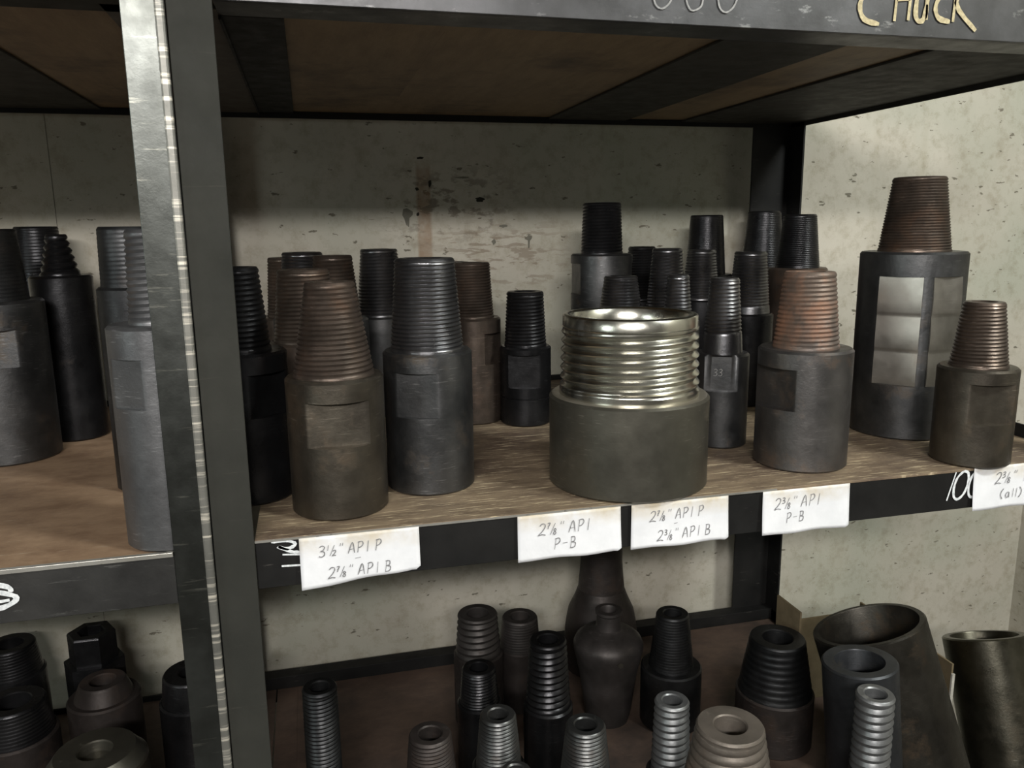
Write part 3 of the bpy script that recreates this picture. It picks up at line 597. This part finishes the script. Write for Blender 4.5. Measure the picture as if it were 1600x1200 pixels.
v, f = lathe([(0.056, 0.199), (0.053, 0.23), (0.05, 0.27), (0.05, 0.40), (0.046, 0.404), (0.03, 0.404)], 64, False, True)
mesh_obj('neck', v, f, M['brownsteel'], e, smooth=40)

# ---------------------------------------------------------------- tilted tubes, carton and leaning pipe
def tube(name, top, bot, r, rin, mat, label, cat, group=None, n=72, matin=None, lip=0.003):
    T, B = Vector(top), Vector(bot); ax = T-B; L = ax.length
    e = empty(name, B, label, cat, group)
    e.rotation_mode = 'QUATERNION'; e.rotation_quaternion = ax.to_track_quat('Z', 'Y')
    v, f = lathe([(rin, 0), (r, 0), (r, L-lip), (r-lip, L), (rin+0.001, L), (rin, L-0.002), (rin, 0)], n, False, False)
    mesh_obj('tube_wall', v, f, mat, e, smooth=35)
    return e, L
e, L = tube('steel_tube', (1.0095, 1.2156, -0.7628), (1.0742, 1.1452, -1.04), 0.104, 0.0915, M['tube'], 'large dark tube tilted in the carton, its wide mouth facing up', 'steel tube', 'tilted tubes')
e, L = tube('steel_tube', (0.8851, 1.0789, -0.7439), (0.9077, 1.0557, -1.056), 0.062, 0.0403, M['bluedark'], 'smaller blue-grey tube leaning in front of the large tilted tube', 'steel tube', 'tilted tubes')
e, L = tube('leaning_pipe', (1.426, 1.3459, -0.9147), (1.4095, 1.0608, -1.58), 0.085, 0.068, M['pipe'], 'thick polished olive pipe leaning beside the right end of the rack', 'pipe')
e = empty('cardboard_carton', (1.05, 1.3, ZLOW), 'open brown cardboard carton around the large tilted tube', 'carton')
for nm, bl, mt in (('side_panel', (0.95, 0.954, 1.345, 1.43, 0.0005, 0.265), 'card'), ('side_panel', (1.162, 1.166, 1.16, 1.43, 0.0005, 0.22), 'card'), ('back_panel', (0.954, 1.162, 1.427, 1.431, 0.0005, 0.2), 'card'), ('flap_edge', (1.1615, 1.1675, 1.156, 1.1598, 0.0005, 0.2), 'cardpale')):
    o = boxes(nm, [bl], M[mt], e); o.location = (-1.05, -1.3, 0)


# ---------------------------------------------------------------- writing
ST = {
 '0': [[(.3, 1), (.1, .8), (.05, .45), (.15, .1), (.35, 0), (.55, .2), (.6, .6), (.5, .92), (.3, 1)]],
 '1': [[(.35, 1), (.25, 0)]],
 '2': [[(.05, .8), (.2, .98), (.45, .95), (.5, .7), (.3, .35), (0, .02), (.3, .08), (.62, .0)]],
 '3': [[(.08, .9), (.3, 1), (.5, .85), (.4, .6), (.2, .52), (.45, .45), (.55, .2), (.35, 0), (.05, .08)]],
 '6': [[(.5, 1), (.2, .7), (.08, .3), (.25, 0), (.5, .1), (.5, .38), (.3, .48), (.12, .3)]],
 '7': [[(.05, .95), (.5, .98), (.3, .5), (.2, 0)], [(.12, .5), (.45, .55)]],
 '8': [[(.5, .85), (.3, 1), (.12, .8), (.3, .55), (.5, .3), (.35, 0), (.1, .15), (.2, .45), (.45, .7), (.5, .85)]],
 'A': [[(0, 0), (.3, 1), (.55, 0)], [(.1, .35), (.5, .4)]],
 'P': [[(.1, 0), (.15, 1)], [(.05, .95), (.4, 1), (.52, .75), (.35, .5), (.1, .45)]],
 'I': [[(.25, 1), (.22, 0)]],
 'B': [[(.1, 0), (.15, 1)], [(.05, .97), (.4, .95), (.42, .6), (.15, .52), (.5, .42), (.45, .05), (.05, 0)]],
 'C': [[(.5, .98), (.2, .75), (.05, .4), (.2, .1), (.6, 0)]],
 'H': [[(.08, 1), (.1, 0)], [(.48, 1), (.5, .02)], [(.1, .5), (.48, .52)]],
 'U': [[(.05, .8), (.08, .2), (.25, 0), (.42, .15), (.45, .8)], [(.45, .5), (.5, .05)]],
 'K': [[(.05, 1), (.08, 0)], [(.55, 1.05), (.1, .45), (.8, -.2)]],
 '-': [[(.08, .5), (.5, .53)]], '/': [[(.45, 1.0), (.1, 0)]], '"': [[(.15, 1.05), (.12, .8)], [(.35, 1.05), (.32, .8)]],
 '(': [[(.4, 1.1), (.15, .7), (.15, .3), (.4, -.1)]], ')': [[(.15, 1.1), (.45, .7), (.45, .3), (.2, -.1)]],
 'l': [[(.25, 1), (.25, 0)]], 'a': [[(.45, .6), (.2, .6), (.08, .3), (.25, 0), (.45, .2), (.45, .6), (.52, 0)]],
}
FR = {'h': ('1', '2'), 's': ('7', '8'), 't': ('3', '8')}       # small stacked fractions: h=1/2, s=7/8, t=3/8
def smooth_poly(p):
    if len(p) < 3: return p
    out = []
    for i in range(len(p)-1):
        p0, p1, p2, p3 = p[max(i-1, 0)], p[i], p[i+1], p[min(i+2, len(p)-1)]
        for k in range(4):
            s = k/4
            out.append(tuple(0.5*((2*p1[c])+(-p0[c]+p2[c])*s+(2*p0[c]-5*p1[c]+4*p2[c]-p3[c])*s*s+(-p0[c]+3*p1[c]-3*p2[c]+p3[c])*s**3) for c in (0, 1)))
    out.append(p[-1]); return out
def strokes(text, x, z, size, slant=0.12, track=0.72):
    L = []
    def put(ch, x, z, s):
        for pl in ST.get(ch, []):
            L.append([(x+(u+slant*v)*s, z+v*s) for u, v in smooth_poly(pl)])
    for ch in text:
        if ch in FR:
            a, b = FR[ch]
            put(a, x, z+size*.5, size*.5); put('/', x+size*.2, z, size*.95); put(b, x+size*.5, z-size*.02, size*.5)
            x += size*1.0
        else:
            put(ch, x, z, size); x += size*track*(0.6 if ch in 'Il1" ' else 1)
    return L
def ribbon(name, lines, width, ysurf, mat, parent, loc=None, tilt=0.0, cx=0, cz=0, thick=0.0004):
    V, F = [], []
    ct, s_ = math.cos(tilt), math.sin(tilt)
    rnd = random.Random(len(lines))
    for pl in lines:
        pl = [(cx+(x-cx)*ct-(z-cz)*s_, cz+(x-cx)*s_+(z-cz)*ct) for x, z in pl]
        prev = None
        for i, (x, z) in enumerate(pl):
            a = pl[max(i-1, 0)]; b = pl[min(i+1, len(pl)-1)]
            dx, dz = b[0]-a[0], b[1]-a[1]; L = math.hypot(dx, dz) or 1
            ww = width*rnd.uniform(0.75, 1.1)*(0.6 if i in (0, len(pl)-1) else 1)/2
            nx, nz = -dz/L*ww, dx/L*ww
            k = len(V)
            for sx in (1, -1):
                X, Z = x+nx*sx, z+nz*sx
                V.append((X, ysurf(X, Z)-thick, Z))
            if prev is not None: F.append((prev, prev+1, k+1, k))
            prev = k
    me = bpy.data.meshes.new(name); me.from_pydata(V, [], F); me.materials.append(mat)
    o = bpy.data.objects.new(name, me); C.objects.link(o); o.parent = parent
    if loc: o.location = loc
    return o

def paper(x0, x1, ztop, zbl, zbr, lines, label, seed, size=0.017, wdt=0.0015, name='paper_label'):
    """sheet folded over the rail's top edge, hanging down its face, bottom edge slightly curled"""
    cx = (x0+x1)/2; W = x1-x0; y0 = YF-0.0022
    e = empty(name, (cx, y0, ztop), label, 'paper label', 'handwritten paper labels on the middle shelf rail')
    ph = seed*1.7
    def dy(u, v):      # u 0..1 across, v 0 top ..1 bottom
        return -(0.0012 + 0.0035*v*v*(0.6+0.4*math.sin(u*5+ph)) + 0.001*math.sin(u*9+ph)*v + 0.003*max(0, u-0.93)/0.07*v)
    nu, nv = 28, 14
    V, F = [], []
    for i in range(nv+1):
        v = i/nv
        for j in range(nu+1):
            u = j/nu
            hb = (zbl+(zbr-zbl)*u)-ztop + 0.0009*math.sin(u*11+ph)
            x = -W/2+W*u
            if v == 1 and u > 0.97: x -= 0.002; hb += 0.003
            V.append((x, dy(u, v), hb*v))
    for i in range(nv):
        for j in range(nu):
            a = i*(nu+1)+j; F.append((a, a+1, a+nu+2, a+nu+1))
    o = mesh_obj('sheet', V, F, M['paper'], e, smooth=60)
    md = o.modifiers.new('thickness', 'SOLIDIFY'); md.thickness = 0.0004; md.offset = 1
    def ys(X, Z):
        return dy(min(1, max(0, (X+W/2)/W)), min(1, max(0, Z/((zbl+zbr)/2-ztop))))
    L = []
    for txt, lx, lz, s in lines: L += strokes(txt, lx, lz, s)
    ribbon('handwriting', L, wdt, ys, M['ink'], o, tilt=0.02, thick=0.0011)
paper(-0.030, 0.1155, -0.3672, -0.4335, -0.4215, [('3h" API P', -0.052, -0.025, 0.014), ('-', -0.01, -0.04, 0.016), ('2s" API B', -0.042, -0.054, 0.014)], 'longest white paper label, stained at its top, leftmost of the paper labels', 1)
paper(0.243, 0.385, -0.3677, -0.4300, -0.4290, [('2s" API', -0.044, -0.028, 0.016), ('P-B', -0.024, -0.049, 0.015)], 'white paper label under the gap left of the silver ring, ending P-B', 2)
paper(0.4005, 0.5435, -0.3677, -0.4300, -0.4300, [('2s" API P', -0.046, -0.025, 0.0145), ('-', -0.012, -0.037, 0.012), ('2t" API B', -0.036, -0.053, 0.0145)], 'white two-line paper label ending P and B, below the right side of the silver ring', 3)
paper(0.597, 0.7365, -0.3677, -0.4315, -0.4325, [('2t" API', -0.052, -0.027, 0.0165), ('P-B', -0.034, -0.048, 0.0145)], 'white paper label hanging below the orange rusted adapter', 4)
paper(0.952, 1.10, -0.3640, -0.4315, -0.4315, [('2t"FH', -0.035, -0.028, 0.018), ('(all)', -0.025, -0.052, 0.014)], 'crinkled white paper label at the right edge of the picture', 5)

def rail_writing(name, lines, width, mat, parent, loc, yface, tilt=0.0, cx=0, cz=0, label=None):
    o = ribbon(name, lines, width, lambda X, Z: yface, mat, parent, loc, tilt, cx, cz, 0.0006)
    if label: o['label'] = label
    return o
def rail_of(root, part):
    return [q for q in root.children if q.get('label') == part][0]
top_rail = rail_of(rack_r, 'grey front rail with chalk writing'); mid_rail = rail_of(rack_r, 'black front rail hung with paper labels'); left_rail = rail_of(rack_l, 'scraped dark grey front rail with paint blob')
L = []
x = 0.6965
for ch, w_, s in (('C', 0.052, 0.05), ('H', 0.033, 0.045), ('U', 0.030, 0.036), ('C', 0.028, 0.04), ('K', 0.04, 0.046)):
    L += [[(px, pz) for px, pz in pl] for pl in strokes(ch, x, 0.2515+(0.004 if ch != 'C' or x > 0.7 else 0), s*1.15, 0.1)]
    x += w_
rail_writing('chalk_writing', L, 0.0072, M['chalk_yellow'], top_rail, None, YF-0.0009, 0.035, 0.78, 0.26, 'yellow chalk word CHUCK')
L = strokes('060', 0.412, 0.2535, 0.05, 0.1, 0.85)
rail_writing('chalk_writing', L, 0.0022, M['chalk_faint'], top_rail, None, YF-0.0009, 0.0, 0.45, 0.26, 'faint grey chalk figures')
L = strokes('100', 0.898, -0.412, 0.043, 0.22, 0.62)
rail_writing('chalk_writing', L, 0.0042, M['chalk_white'], mid_rail, None, YF-0.0009, 0.03, 0.9, -0.41, 'white painted number 100')
L = [smooth_poly([(-0.062, -0.369), (-0.045, -0.3685), (-0.034, -0.374), (-0.044, -0.379), (-0.055, -0.375), (-0.04, -0.383), (-0.03, -0.385)]), [(-0.05, -0.386), (-0.028, -0.388)], [(-0.052, -0.4005), (-0.028, -0.402)]]
rail_writing('chalk_writing', L, 0.0042, M['chalk_white'], mid_rail, None, YF-0.0009, 0, 0, 0, 'smeared white chalk strokes')
L = [smooth_poly([(-0.39, -0.384), (-0.365, -0.379), (-0.343, -0.384), (-0.339, -0.391)]), smooth_poly([(-0.39, -0.408), (-0.355, -0.409), (-0.337, -0.402), (-0.338, -0.395), (-0.36, -0.388), (-0.39, -0.386)]),
     smooth_poly([(-0.362, -0.39), (-0.356, -0.408)]), smooth_poly([(-0.37, -0.402), (-0.342, -0.4)])]
rail_writing('paint_writing', L, 0.006, M['chalk_white'], left_rail, None, YA-0.0009, 0, 0, 0, 'white painted figure cut by the picture edge')
# scratched figures on the slim adapter's wrench flat
for d in ADAPTERS:
    if d.get('mark'):
        az_, f0, f1, k = d['flats'][0]
        par = [o for o in bpy.data.objects if o.get('label') == d['label']][0]
        L = strokes('33', -0.013, 0.5*(f0+f1)-0.004, 0.011)
        o = ribbon('scratched_figures', L, 0.0009, lambda X, Z: 0.0, M['chalk_faint'], par, None)
        o.rotation_euler = (0, 0, az_+PI/2)
        rr = d['rb']*k + 0.0003
        o.location = (rr*math.cos(az_), rr*math.sin(az_), 0)
